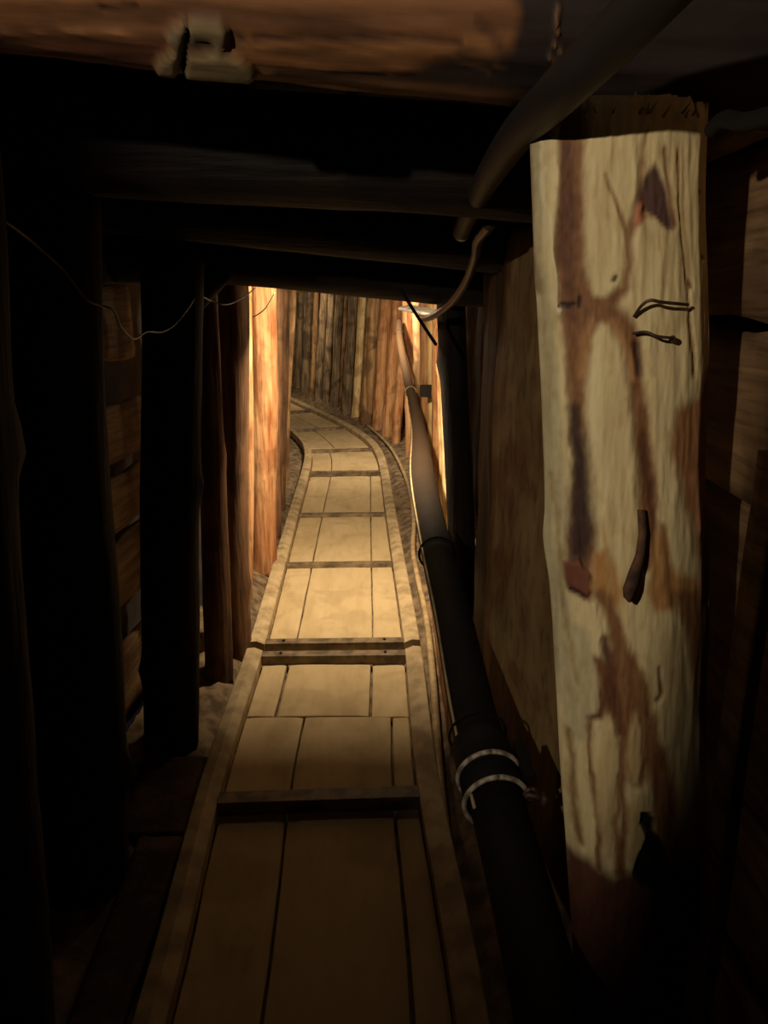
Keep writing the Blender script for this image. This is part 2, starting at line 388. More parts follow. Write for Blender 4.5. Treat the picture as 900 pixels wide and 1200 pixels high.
vpost('upright_log', 327,540, 330,400, 4.8, .052,.048,'red','last dark log of the left wall before the track bends away',19,1.46,'log',G1)
vpost('upright_log', 333,500, 337,400, 5.5, .045,.045,'tan','log edge peeping out behind the last dark left log',20,1.46,'log',G1)
# lagging behind the posts (horizontal boards)
def lag(y0, y1, pz, pxy, h, label, seed, x=None, tilt=0.0, mat='lag', side=-1, name='lagging_board', grp='horizontal boards behind the left posts'):
    tab = PL if side < 0 else PR
    o = .085*side
    xa, xb = (interp(tab, y0)+o, interp(tab, y1)+o) if x is None else x
    V, Fc = plank((xa, y0, pz), (xb, y1, pz+tilt), (0,0,1), h, .028, seed, ragged=.012)
    return tag(link(name, V, Fc, M[mat]), label, 'board', grp)
lag(1.62, 2.42, 1.285, 0, .21, 'tan board high on the left wall between the two black posts, under the wire', 31, x=(-.845,-.80))
lag(1.05, 1.75, 1.035, 0, .06, 'narrow lit board on the left wall between the nearest two posts', 32, x=(-.79,-.82), tilt=.02)
lag(1.48, 2.5, .98, 0, .17, 'dim board on the left wall below the tan one', 33, x=(-.85,-.81), tilt=-.02)
lag(1.50, 2.5, .73, 0, .16, 'dim board at mid height on the left wall between the black posts', 34, x=(-.85,-.81), tilt=.03)
lag(1.46, 2.5, .50, 0, .2, 'dim slanting board low on the left wall between the black posts', 35, x=(-.85,-.81), tilt=.05)
lag(1.46, 2.5, .20, 0, .22, 'lowest board on the left wall between the black posts', 36, x=(-.86,-.82), tilt=-.02)
lag(.0, 1.42, .70, 0, .2, 'dark board at mid height behind the nearest left post', 37, x=(-.84,-.85))
lag(.0, 1.42, .42, 0, .2, 'dark board low behind the nearest left post', 38, x=(-.84,-.85))
lag(.0, 1.42, 1.32, 0, .2, 'dark board high behind the nearest left post', 39, x=(-.84,-.85))
# small stones resting on the narrow board
rk = random.Random(8)
for i in range(4):
    c = at([30,38,50,66][i], [512,505,508,502][i], 1.22+.03*i); c.x = -.78+.004*i; c.z = 1.078+.007*i*.3
    bm = bmesh.new(); bmesh.ops.create_icosphere(bm, subdivisions=2, radius=.012+.004*rk.random())
    V = [c+Vector((v.co.x*1.3, v.co.y*1.5, v.co.z))*(1+.5*noise.noise(v.co*60+Vector((i,0,0)))) for v in bm.verts]
    Fc = [tuple(v.index for v in f.verts) for f in bm.faces]; bm.free()
    tag(link('stone', V, Fc, M['cable']), 'small pale crumb of stone on the narrow lit board at the left wall', 'stone', 'crumbs on the narrow left board')
# hidden continuation of the inner wall
for i, y in enumerate((6.1,6.6,7.1,7.6,8.1)):
    x = interp(PL, y)-.02
    log('upright_log', (x-.02,y,-.03), (x-.05,y,1.48), .07, .065, 'grey', 'grey log of the inner wall round the bend, %s from the last brown log' % wd[i], 'log', 40+i, G1)
# ---------------------------------------------------------------- outer wall of the bend : upright logs
def findY(px, lo=6.0, hi=13.5):
    for _ in range(40):
        m = (lo+hi)/2
        if proj((interp(PR, m), m, .6))[0] > px: lo = m
        else: hi = m
    return (lo+hi)/2
G2 = 'upright logs lining the outer wall of the bend'
far = [(468.5,9,'orange','slim orange log standing right beside the far end of the pipe'),
       (458,11.5,'orange','orange-brown log, first to the right of the pair of brightest bend logs'),
       (446,12.5,'orange','rounded warm brown log, second to the right of the pale split one'),
       (432,13.5,'tan','tan log immediately right of the pale split one'),
       (419,9,'pale','pale yellow split log, lightest on the bend'),
       (409,11,'grey','grey log immediately left of the pale split one'),
       (401.5,5,'tan','very thin tan log, second to the left of the pale split one'),
       (394,10,'grey','brown-grey log, third to the left of the pale split one'),
       (385,9.5,'grey','brown-grey log, fourth to the left of the pale split one'),
       (376,9.5,'grey','dim grey log, fifth to the left of the pale split one'),
       (366.5,5.5,'tan','thin dusty log, sixth to the left of the pale split one'),
       (359,10,'grey','dim narrow log, seventh to the left of the pale split one'),
       (350,9,'grey','dim log, eighth to the left of the pale split one'),
       (342,9,'tan','leftmost upright log still visible round the bend')]
for i, (px, w, mt, lb) in enumerate(far):
    y = findY(px+5*0); x = interp(PR, y); zz = y*cP+.3
    r = w*.5*zz/F*1.18
    log('upright_log', (x-.035,y,-.03), (x+.075,y+.05,1.48), r*1.04, r*.96, mt, lb, 'log', 60+i, G2, seg=18, rings=36, rough=.09, knots=4)
# right wall logs between the dark post and the bend
G3 = 'upright logs of the right wall behind the pipe'
rt = [(3.45,.060,'pale'),(3.85,.065,'pale'),(4.3,.070,'orange'),(4.8,.070,'pale'),(5.3,.075,'orange'),(5.85,.075,'tan'),(6.4,.07,'orange')]
rl = ['pale log of the right wall nearest the dark post','pale bright log, second beyond the dark post on the right wall','orange log, third beyond the dark post on the right wall',
      'pale log, fourth beyond the dark post on the right wall','orange log, fifth beyond the dark post on the right wall','tan log, sixth beyond the dark post on the right wall','orange log where the right wall starts to bend']
for i, (y, r, mt) in enumerate(rt):
    x = interp(PR, y)
    log('upright_log', (x+.02,y,-.03), (x-.02,y,1.48), r, r*.92, mt, rl[i], 'log', 90+i, G3, rough=.08, knots=5)
# dark post carrying the lintel on the right
log('support_post', (.330,2.74,-.03), (.232,2.70,1.36), .052,.050,'shaded','dark right-hand post with one glowing edge, seen above the pipe','post',101, 'support posts of the right wall', bend=.02)
# ---------------------------------------------------------------- upright boards of the right wall
def upright(xa, ya, xb, yb_, z0, z1, th, mat, label, seed, top=(0,0)):
    """board standing upright between plan points a and b"""
    d = Vector((xb-xa, yb_-ya, 0)); w = d.length; c = Vector(((xa+xb)/2, (ya+yb_)/2, 0))
    V, Fc = plank(c+Vector((0,0,z0)), c+Vector((top[0],top[1],z1)), d, w, th, seed, n=50, wavy=.01, ragged=.02)
    return tag(link('upright_board', V, Fc, M[mat]), label, 'board', 'upright boards of the right wall')
upright(.415,1.40,.30,1.97,-.02,1.53,.03,'slab','wide flat brown board behind the pipe, next to the big pale post',111)
upright(.305,1.99,.305,2.28,-.02,1.44,.03,'slabd','narrow brown board beyond the wide flat one',112)
upright(.405,2.30,.405,2.90,-.02,1.42,.03,'slabd','dark board between the narrow brown board and the dark post',113)
lagR = 'horizontal boards at the right edge'
lag(-.2,1.35,1.66,0,0.2,'topmost board at the right edge, up in the shadow of the roof',121,x=(0.495,0.495),side=1,grp=lagR,tilt=.0)
lag(-.2,1.35,1.445,0,0.215,'upper rough board at the right edge beside the big pale post',124,x=(0.495,0.495),side=1,grp=lagR,tilt=.0)
lag(-.2,1.35,1.215,0,0.225,'rough board at the right edge just below the dark crack',127,x=(0.498,0.498),side=1,grp=lagR,tilt=.0)
lag(-.2,1.35,0.975,0,0.23,'shadowed board at the right edge under the knotty one',130,x=(0.535,0.535),side=1,grp=lagR,tilt=.0)
lag(-.2,1.35,0.73,0,0.235,'dark board at knee height at the right edge',133,x=(0.575,0.575),side=1,grp=lagR,tilt=.0)
lag(-.2,1.35,0.48,0,0.24,'dark low board at the right edge',136,x=(0.575,0.575),side=1,grp=lagR,tilt=.0)
lag(-.2,1.35,0.2,0,0.26,'lowest dark board at the right edge',139,x=(0.575,0.575),side=1,grp=lagR,tilt=.0)
V, Fc = plank((.462,.86,.35),(.456,.86,1.19),(0,1,0),.055,.02,126)
V2 = tag(link('batten', V, Fc, M['lag']), 'thin upright batten at the very right edge', 'batten')
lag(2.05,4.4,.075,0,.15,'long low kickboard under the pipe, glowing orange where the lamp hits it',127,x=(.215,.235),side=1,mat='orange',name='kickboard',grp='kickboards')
# ---------------------------------------------------------------- painted wood (own colours of bark, stains and knots)
def seg_d(P, a, b):
    a = np.array(a, float); b = np.array(b, float); d = b-a; L2 = (d**2).sum()+1e-9
    t = np.clip(((P-a)@d)/L2, 0, 1); q = a+t[:,None]*d
    return np.sqrt(((P-q)**2).sum(1)), t
def inpoly(P, poly):
    x, y = P[:,0], P[:,1]; ins = np.zeros(len(P), bool); n = len(poly); dmin = np.full(len(P), 1e9)
    for i in range(n):
        (x1,y1),(x2,y2) = poly[i], poly[(i+1)%n]
        if y1 != y2:
            c = ((y1 > y) != (y2 > y)) & (x < (x2-x1)*(y-y1)/(y2-y1)+x1); ins ^= c
        dmin = np.minimum(dmin, seg_d(P, (x1,y1), (x2,y2))[0])
    return np.where(ins, dmin, -dmin)
def paint(P, base, shapes):
    C = np.tile(np.array(lin(base)), (len(P),1)); R = np.zeros(len(P))
    for s in shapes:
        col = np.array(lin(s[2])); soft = s[3]; rel = s[4] if len(s) > 4 else 0
        if s[0] == 'poly': sd = inpoly(P, s[1])
        else:
            sd = np.full(len(P), -1e9)
            for i in range(len(s[1])-1):
                (x1,y1,w1),(x2,y2,w2) = s[1][i], s[1][i+1]
                d, t = seg_d(P, (x1,y1), (x2,y2)); sd = np.maximum(sd, (w1+(w2-w1)*t)/2-d)
        a = np.clip(sd/soft*.5+.5, 0, 1); a = a*a*(3-2*a)
        C = C*(1-a[:,None])+col*a[:,None]; R = R*(1-a)+rel*a
    return C, R
def setcol(me, C):
    at_ = me.color_attributes.new('Col', 'FLOAT_COLOR', 'POINT')
    buf = np.ones((len(me.vertices), 4), 'f'); buf[:len(C),:3] = C; at_.data.foreach_set('color', buf.ravel())
def nz(P, s, k, amp):
    return np.array([noise.fractal(Vector((p[0]*s, p[1]*s*.35, k)), 1, 2, 4) for p in P])*amp
CR=(226,208,158); PG=(200,188,148); BR1=(104,66,42); BR2=(138,96,60); TN=(176,130,84); DK=(64,42,34); OR=(192,142,84)
SH = [
 ('stroke',[(632,120,18),(634,300,15),(641,420,26),(652,600,26),(648,640,26),(660,740,20),(672,860,16)],PG,4,-.2),
 ('poly',[(655,130),(682,130),(682,230),(683,300),(690,350),(712,372),(700,378),(688,400),(684,470),(690,560),(694,640),(690,700),(668,690),(664,620),(672,560),(668,480),(662,420),(655,370),(652,300),(655,200)],BR2,6,-.6),
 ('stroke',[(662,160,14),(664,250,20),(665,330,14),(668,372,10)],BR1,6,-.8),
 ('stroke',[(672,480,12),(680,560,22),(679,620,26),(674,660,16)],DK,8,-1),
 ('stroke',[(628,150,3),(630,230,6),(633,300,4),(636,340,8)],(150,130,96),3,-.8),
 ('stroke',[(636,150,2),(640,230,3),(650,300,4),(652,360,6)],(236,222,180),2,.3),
 # knot near (676,680)
 ('poly',[(662,660),(675,650),(690,665),(690,685),(680,697),(668,692),(663,680)],(120,72,54),3,.6),
 ('stroke',[(671,690,4),(683,694,5)],(30,20,18),2,-1),
 # forked bands
 ('stroke',[(686,355,22),(706,352,16),(724,338,12),(727,310,8),(728,280,8),(738,262,8)],BR2,6,-.5),
 ('stroke',[(704,208,2),(716,245,4),(726,275,5)],BR2,3,-.5),
 ('stroke',[(746,160,4),(744,195,5),(740,230,6),(728,280,6)],(150,116,74),4,-.3),
 ('stroke',[(772,180,4),(776,215,5),(782,262,8)],BR2,4,-.4),
 ('poly',[(757,196),(764,206),(774,232),(782,268),(776,272),(762,262),(750,254),(741,262),(734,268),(738,238),(746,212)],(92,64,58),4,-.6),
 ('stroke',[(742,246,8),(738,262,10),(750,258,5)],(184,120,84),4,0),
 ('stroke',[(788,180,3),(795,300,3),(802,380,4),(806,440,4)],(150,120,80),3,-.8),
 ('stroke',[(794,180,5),(796,240,4),(800,330,6)],(184,160,116),4,-.3),
 ('stroke',[(700,358,22),(716,372,22),(730,395,24),(734,430,20),(742,480,24),(750,540,20),(752,600,22),(751,650,22)],BR2,7,-.6),
 ('stroke',[(735,400,8),(738,432,10)],DK,4,-1),
 ('stroke',[(746,500,8),(753,560,8),(755,620,8)],BR1,5,-.8),
 ('stroke',[(690,378,8),(682,400,10),(680,440,12)],TN,6,-.2),
 ('stroke',[(712,375,6),(722,400,8),(732,440,10)],TN,6,-.2),
 # right tan field
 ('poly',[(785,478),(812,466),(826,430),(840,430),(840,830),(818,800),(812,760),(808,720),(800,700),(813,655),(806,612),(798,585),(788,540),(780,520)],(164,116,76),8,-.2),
 ('stroke',[(815,560,18),(820,590,20),(816,612,14)],(186,134,98),7,.2),
 ('stroke',[(823,470,3),(828,450,4),(826,500,3)],(120,84,52),2,-.4),
 # middle, under the hanging strip
 ('poly',[(693,640),(706,636),(716,660),(722,700),(718,712),(700,700),(690,680)],OR,6,-.2),
 ('poly',[(760,620),(772,612),(778,650),(790,668),(808,672),(806,690),(786,696),(778,712),(760,710),(750,690)],OR,7,-.2),
 ('stroke',[(768,612,6),(774,660,8),(778,704,10)],BR2,6,-.4),
 ('poly',[(783,690),(806,686),(816,700),(838,690),(840,900),(812,830),(808,770),(798,725),(785,712)],BR2,8,-.4),
 ('stroke',[(700,690,14),(712,720,14),(722,760,20),(726,790,24)],(134,100,62),6,-.5),
 ('poly',[(690,760),(716,756),(735,780),(752,790),(752,830),(758,850),(758,880),(748,905),(730,905),(722,870),(716,840),(700,820),(694,800)],BR2,7,-.6),
 ('stroke',[(690,700,4),(700,760,6),(708,775,3)],(232,214,168),3,.5),
 ('stroke',[(678,740,20),(686,800,22),(680,860,14)],PG,6,-.1),
 # lenses in the lower half
 ('stroke',[(762,830,12),(770,870,18),(776,930,24),(778,1000,30),(770,1090,50)],BR2,9,-.5),
 ('poly',[(738,820),(747,842),(748,880),(742,902),(734,904),(728,880),(730,845)],(206,180,128),5,.2),
 ('poly',[(744,905),(754,925),(760,955),(752,990),(738,1000),(727,985),(728,940),(736,915)],(206,184,132),5,.2),
 ('stroke',[(722,840,8),(724,900,7),(726,960,7),(722,1010,12)],BR2,4,-.6),
 ('stroke',[(690,840,4),(690,880,4),(700,960,5),(700,1010,7)],BR2,3,-.6),
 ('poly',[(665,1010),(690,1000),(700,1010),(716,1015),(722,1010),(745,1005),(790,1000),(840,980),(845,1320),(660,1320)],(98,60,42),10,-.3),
 ('stroke',[(700,600,3),(706,640,3),(712,690,4)],(196,160,108),4,-.2),('stroke',[(692,420,10),(694,520,14),(700,600,12)],(236,220,172),10,.3),
 ('stroke',[(708,790,8),(700,830,8),(690,835,6)],(110,74,48),4,-.6),('stroke',[(775,740,26),(785,800,34),(776,850,24)],(214,194,146),8,.3),('stroke',[(764,770,3),(768,800,6),(762,806,4)],(120,86,54),3,-.6),
 ('stroke',[(668,860,6),(672,920,8),(680,985,8)],(150,122,78),4,-.4),('stroke',[(712,850,14),(708,900,18),(706,950,14),(711,990,6)],(204,182,132),5,.3),
 ('stroke',[(652,560,4),(656,640,4),(664,720,5),(676,800,5)],(176,156,112),3,-.5),
 ('stroke',[(704,745,10),(712,800,16),(720,850,8)],BR1,5,-.6),('stroke',[(757,840,12),(762,900,18),(770,960,24)],BR2,6,-.5),('stroke',[(722,1000,10),(716,960,6),(722,900,5)],BR2,4,-.5),('stroke',[(795,700,14),(808,740,18),(818,800,20)],BR2,7,-.3),('stroke',[(700,690,8),(716,740,14),(740,780,16),(754,830,10)],BR2,6,-.4),
 # burnt hollow
 ('poly',[(742,936),(752,936),(758,946),(757,958),(768,972),(778,1000),(778,1022),(765,1030),(748,1026),(738,1010),(742,985),(750,962),(741,948)],(14,12,14),3,-1.6),
 ('stroke',[(819,224,4),(819.5,225,4)],(60,44,34),1.5,-.6),('stroke',[(825,297,5),(825.5,298,5)],(60,44,34),1.5,-.6),
 ('stroke',[(711,326,5),(714,322,4)],(70,48,34),2,-.6),('stroke',[(801,334,7),(802,336,7)],(130,90,60),2,-.6),
 ('stroke',[(656,352,5),(664,355,6),(672,352,2)],(26,18,14),1.5,-1),('stroke',[(676,345,3),(674,358,4)],(26,18,14),1.5,-1),
]
# big pale post
EL = [(120,627),(200,630),(300,633),(400,638),(520,643),(600,645),(640,643),(700,651),(800,657),(900,662),(1000,669),(1100,676),(1300,690)]
def edge_l(py):
    return interp(EL, py)
ypost = .93
NZ, NS = 430, 120
z0p, z1p = -.03, 1.572
Vp = []; uv = []
zs = [z0p+(z1p-z0p)*i/(NZ-1) for i in range(NZ)]
for z in zs:
    py = proj((0, ypost, z))[1]
    pl = edge_l(max(120,min(1300,py))); d = ypost*cP-(z-H)*sP
    xl = (pl-450)*d/F; xr = min(.515, (834+2*math.sin(py*.02)-450)*d/F)
    w = xr-xl
    for j in range(NS):
        s = j/(NS-1)
        # depth profile : left flank, softly convex front, corner on the right
        if s < .10: yy = ypost+.035*(1-s/.10)**1.5
        else:
            q = (s-.10)/.90; yy = ypost-.030*math.sin(math.pi*min(1,q*1.02))**.8+.012*max(0,q-.9)/.1
        uv.append((pl+(834-pl)*s, py)); Vp.append([xl+w*s, yy, z])
P = np.array(uv); wx = nz(P, .035, 3.0, 3.5); wx += nz(P, .12, 5.0, 2)
Pw = P.copy(); Pw[:,0] += wx; Pw[:,1] += nz(P, .03, 8.0, 7)
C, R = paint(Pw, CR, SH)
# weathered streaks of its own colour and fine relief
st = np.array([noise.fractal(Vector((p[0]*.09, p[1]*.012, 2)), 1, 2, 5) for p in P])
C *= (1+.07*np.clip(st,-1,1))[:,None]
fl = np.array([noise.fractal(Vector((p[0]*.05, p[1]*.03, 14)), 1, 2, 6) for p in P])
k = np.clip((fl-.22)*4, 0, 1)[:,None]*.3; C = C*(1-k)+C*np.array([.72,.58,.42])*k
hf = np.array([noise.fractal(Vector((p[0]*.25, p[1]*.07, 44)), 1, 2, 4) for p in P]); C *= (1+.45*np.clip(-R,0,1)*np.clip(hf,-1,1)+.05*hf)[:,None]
Vp = np.array(Vp); Vp[:,1] += -R*.006*np.clip(1,0,1)-st*.0018
# torn fibres at the top edge
for j in range(NS):
    up = .012*noise.noise(Vector((j*.35,0,0)))+.006*noise.noise(Vector((j*1.3,5,0)))
    for i in range(NZ-12, NZ): Vp[i*NS+j, 2] += up*(i-(NZ-12))/12
nV = NZ*NS; verts = [Vector(v) for v in Vp]; Fc = [(i*NS+j, i*NS+j+1, (i+1)*NS+j+1, (i+1)*NS+j) for i in range(NZ-1) for j in range(NS-1)]
# back surface
for i in range(NZ):
    a = verts[i*NS]; b = verts[i*NS+NS-1]
    verts.append(Vector((b.x+.004, ypost+.10, b.z))); verts.append(Vector((a.x+.03, ypost+.13, a.z)))
for i in range(NZ-1):
    p, q = nV+2*i, nV+2*(i+1)
    Fc += [(i*NS+NS-1, p, q, (i+1)*NS+NS-1), (p, p+1, q+1, q), (p+1, i*NS, (i+1)*NS, q+1)]
Fc.append(tuple(range(NS))+(nV, nV+1)); i = NZ-1; Fc.append(tuple(range(i*NS, i*NS+NS))+(nV+2*i, nV+2*i+1))
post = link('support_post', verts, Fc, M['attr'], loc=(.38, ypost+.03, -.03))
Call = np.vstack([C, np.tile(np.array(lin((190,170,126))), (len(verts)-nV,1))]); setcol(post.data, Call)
tag(post, 'big pale stripped post with brown bark streaks, filling the right foreground', 'post', 'support posts of the right wall')
def onpost(px, py, out=0.0):
    return at(px, py, ypost-.028-out)
# hanging bark strip
V = []; Fc = []
S = [(752,598,9,.004),(754,625,10,.006),(751,650,11,.010),(744,672,15,.014),(739,690,17,.018),(737,700,12,.019),(738,706,3,.018)]
for (x, y, w, o_) in S:
    for s in (-1,-.3,.3,1): V.append(onpost(x+s*w/2, y, o_+.003*(1-abs(s))))
n0 = len(V)
for v in V[:n0]: V.append(v+Vector((0,.0025,0)))
for i in range(len(S)-1):
    for j in range(3):
        a = i*4+j; Fc.append((a,a+1,a+5,a+4)); Fc.append((n0+a,n0+a+4,n0+a+5,n0+a+1))
    for j in (0,3): a = i*4+j; Fc.append((a,a+4,n0+a+4,n0+a))
for j in range(3):
    Fc.append((j,n0+j,n0+j+1,j+1)); a = (len(S)-1)*4+j; Fc.append((a,a+1,n0+a+1,n0+a))
link('bark_strip', V, Fc, M['bark'], post)['label'] = 'brown strip of bark hanging loose'
# bent nails / tie wires standing out of the post
for pts, r in (([(806,357,.0),(795,356,.012),(775,354,.022),(762,352,.020),(752,358,.014),(743,371,.004)],.0019),
               ([(788,398,.0),(786,396,.012),(770,394,.020),(756,389,.014),(742,391,.004)],.0017)):
    V, Fc = tube([onpost(x, y, o_) for x, y, o_ in pts], r, 8, 6)
    link('bent_nail', V, Fc, M['rust'], post)
V, Fc = tube([onpost(788,398,-.002), onpost(788,397,.008)], .004, 10, 1, False); link('nail_head', V, Fc, M['rust'], post)
# splinters along the top
rs = random.Random(3)
for i in range(14):
    px = 640+rs.random()*190; c = onpost(px, 132+rs.random()*6, rs.random()*.01)
    d = Vector((rs.uniform(-.4,.4), -.3, rs.uniform(.3,1))).normalized()*rs.uniform(.006,.016)
    spl = link('splinter', *tube([c, c+d*.6, c+d+Vector((rs.uniform(-.006,.006),0,0))], lambda t: .0016*(1-t)+.0002, 5, 2), M['attr'], post); setcol(spl.data, np.tile(np.array(lin((150,120,80))), (len(spl.data.vertices),1)))
# ---------------------------------------------------------------- roof beams
def beam_axis(px0, py0, px1, py1, Y, r, xa, xb):
    """log whose underside is seen along this line"""
    a = at(px0, py0, Y); b = at(px1, py1, Y); s = (b-a)/(b.x-a.x)
    p0 = a+s*(xa-a.x); p1 = a+s*(xb-a.x)
    return p0+Vector((0,r*.35,r*.95)), p1+Vector((0,r*.35,r*.95))
# near beam with its own bark and axe-cut knot
a = Vector((-.92,.99,1.80)); b = Vector((.62,.985,1.652)); L = (b-a).length; ax = (b-a).normalized()
e1 = Vector((0,-1,0)); e2 = ax.cross(e1).normalized(); e1 = e2.cross(ax); NR, NA = 560, 110; V = []; UV = []
for i in range(NR):
    t = i/(NR-1)
    for j in range(NA):
        th = 6.28318*j/NA; q = e1*math.cos(th)+e2*math.sin(th)
        n = 1+.05*fbm(Vector((t*2, math.cos(th)*1.5, math.sin(th)*1.5+4)))+.02*noise.noise(Vector((t*6, math.cos(th)*6, math.sin(th)*6)))
        p = a+ax*(L*t)+q*.112*n; V.append(p); u_, v_ = proj(p)
        front = p.y < .99
        UV.append((u_ if front else -900, v_))
P = np.array(UV); Pw = P.copy(); Pw[:,0] += nz(P,.05,2.,3.5); Pw[:,1] += np.array([noise.fractal(Vector((p[0]*.02,p[1]*.08,31)),1,2,4) for p in P])*2.5
BS = [('stroke',[(-200,50,3),(60,37,2.5),(190,37,2.5)],(188,132,84),2,.3),
      ('stroke',[(-200,70,40),(60,62,30),(190,62,26)],(116,66,40),10,-.1),
      ('stroke',[(300,58,24),(340,48,30),(380,70,40),(560,62,36)],(164,112,66),12,.2),
      ('stroke',[(300,45,6),(420,44,6),(540,48,4)],(84,52,34),4,-.5),
      ('stroke',[(330,88,10),(450,92,10),(600,96,12)],(84,54,36),6,-.3),
      ('stroke',[(120,8,5),(160,7,5)],(60,34,24),3,-.5),
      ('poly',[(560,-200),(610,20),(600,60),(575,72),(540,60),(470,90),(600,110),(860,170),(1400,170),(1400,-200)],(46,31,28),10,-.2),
      ('stroke',[(655,5,3),(652,25,5),(656,40,2)],(150,112,70),2,.8),('stroke',[(650,48,4),(658,62,2)],(150,112,70),2,.8),('stroke',[(644,66,4),(652,80,2)],(130,96,60),2,.8),('stroke',[(560,20,16),(585,50,10)],(120,80,50),4,.2),('stroke',[(530,66,8),(575,88,5)],(120,80,50),4,.2),('stroke',[(582,80,7),(596,84,4)],(110,76,48),3,.2),
      ('poly',[(203,30),(228,21),(258,24),(268,38),(262,56),(284,66),(302,84),(290,93),(240,94),(183,86),(186,66),(206,54),(190,40)],(150,130,92),3,1.6),
      ('poly',[(219,18),(224,40),(222,60),(216,86),(206,86),(212,60),(216,40)],(66,44,32),2,.2),
      ('stroke',[(224,52,12),(240,50,14),(250,52,8)],(104,72,48),3,.6),
      ('stroke',[(268,40,4),(280,44,3),(290,50,2)],(50,32,24),3,-.5)]
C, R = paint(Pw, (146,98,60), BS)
st = np.array([noise.fractal(Vector((v.x*6, v.y*50, v.z*50)), 1, 2, 5) for v in V]); C *= (.62+.42*np.clip(st,-1,1))[:,None]
V = [v-((a+ax*((v-a).dot(ax)))-v).normalized()*(float(R[i])*.006+float(st[i])*.0025) for i, v in enumerate(V)]
Fc = [(i*NA+j, i*NA+(j+1)%NA, (i+1)*NA+(j+1)%NA, (i+1)*NA+j) for i in range(NR-1) for j in range(NA)]
Fc += [tuple(range(NA)), tuple(range((NR-1)*NA, NR*NA))]
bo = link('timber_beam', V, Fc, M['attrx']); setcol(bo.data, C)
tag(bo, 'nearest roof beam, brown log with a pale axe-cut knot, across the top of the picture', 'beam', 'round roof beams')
GB = 'round roof beams'
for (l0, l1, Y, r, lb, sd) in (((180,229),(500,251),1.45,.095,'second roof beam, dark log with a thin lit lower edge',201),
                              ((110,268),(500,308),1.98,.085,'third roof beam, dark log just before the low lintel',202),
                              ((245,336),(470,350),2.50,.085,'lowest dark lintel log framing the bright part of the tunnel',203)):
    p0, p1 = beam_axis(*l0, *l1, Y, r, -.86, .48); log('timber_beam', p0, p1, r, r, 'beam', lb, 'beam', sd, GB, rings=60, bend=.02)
for i, y in enumerate((3.75, 4.9, 6.1, 7.3, 8.4, 9.6)):
    xl = interp(PL, y)-.12; xr = interp(PR, y)+.12
    log('timber_beam', (xl,y,1.455), (xr,y+.0,1.445), .06, .058, 'tan', 'hidden roof beam over the lit stretch, %s beyond the lintel' % wd[i], 'beam', 210+i, GB)
# short diagonal brace under the lintel on the left
log('brace', at(190,392,2.30), at(262,318,2.36), .034, .036, 'shaded', 'short dark diagonal brace from the black left post up to the lintel', 'brace', 221, rings=20)
# roof planks above the beams
for i in range(7):
    x = -.78+i*.205
    V, Fc = plank((x, .55, 1.872), (x+.01, 2.75, 1.575), (1,0,0), .185, .022, 230+i)
    V = [Vector((v.x, v.y, max(v.z, 0)+ (0.0))) for v in V]
    tag(link('overhead_plank', V, Fc, M['roofp']), 'dark roof plank above the beams, %s from the left wall' % ['first','second','third','fourth','fifth','sixth','seventh'][i], 'plank', 'roof planks')
# ---------------------------------------------------------------- pipe
pp = [(.225,.1,.36),(.238,.60,.375),(.236,.95,.385),(.225,1.22,.40),(.205,1.5,.44),(.195,1.95,.49),(.178,2.41,.535),(.165,3.1,.61),(.19,4.0,.63),(.20,5.0,.66),(.165,5.6,.80),(.125,6.0,1.02),(.12,6.25,1.16)]
PIPE = crv(pp, 12)
proot = empty('pipe', (.23,.9,.3), 'long black pipe running along the right wall into the bend', 'pipe')
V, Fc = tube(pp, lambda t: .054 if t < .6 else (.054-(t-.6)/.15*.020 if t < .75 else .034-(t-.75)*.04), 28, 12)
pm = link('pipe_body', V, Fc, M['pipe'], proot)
def pat(y):
    for i in range(len(PIPE)-1):
        if PIPE[i].y <= y <= PIPE[i+1].y:
            t = (y-PIPE[i].y)/(PIPE[i+1].y-PIPE[i].y); return PIPE[i].lerp(PIPE[i+1], t), (PIPE[i+1]-PIPE[i]).normalized()
def ring(y, r, w, seg=36):
    """band around the pipe"""
    c, d = pat(y)
    return tube([c-d*w/2, c-d*w/2+d*.001, c, c+d*w/2-d*.001, c+d*w/2], (lambda t: r if .1 < t < .9 else r*.93), seg, 1, False)
def torus(c, d, R, r, sr=40, ss=8, a0=0, a1=6.28318):
    u = Vector((0,0,1)); e_ = (u-d*u.dot(d)).normalized(); f_ = d.cross(e_); pts = []
    closed = a1-a0 > 6.2
    for i in range(sr+1):
        a_ = a0+(a1-a0)*i/sr; pts.append(c+e_*math.cos(a_)*R+f_*math.sin(a_)*R)
    return tube(pts, r, ss, 1, False)
cp = link('coupling', *ring(1.35,.0625,.15), M['pipe'], proot)
cp['label'] = 'thicker black coupling sleeve on the near pipe'
for y, R_ in ((1.335,.0645),(1.265,.0640)):
    c, d = pat(y); o = link('clamp_band', *torus(c, d, R_, .0055), M['pipeedge'], proot); o['label'] = 'scuffed pale clamp rim'
c, d = pat(1.455); link('sleeve_rim', *torus(c, d, .063, .003), M['pipe'], proot)
# clamp lever and bolt on the right of the coupling
c, d = pat(1.29); q = c+Vector((.066,.0,.022))
lv = link('clamp_lever', *boxv(q+d*.045+Vector((.004,0,.012)), .022, .10, .03, d.to_track_quat('Y','Z').to_matrix()), M['pipe'], proot, smooth=False); bevel(lv, .004)
link('clamp_bolt', *merge(tube([q-d*.03-Vector((.012,0,.0)), q-d*.034+Vector((.028,0,-.004))], .008, 10, 1, False),
     tube([q-d*.036+Vector((.018,0,-.004)), q-d*.036+Vector((.030,0,-.005))], .014, 6, 1, False),
     torus(q-d*.03, d, .014, .004, 16)), M['rust'], proot)
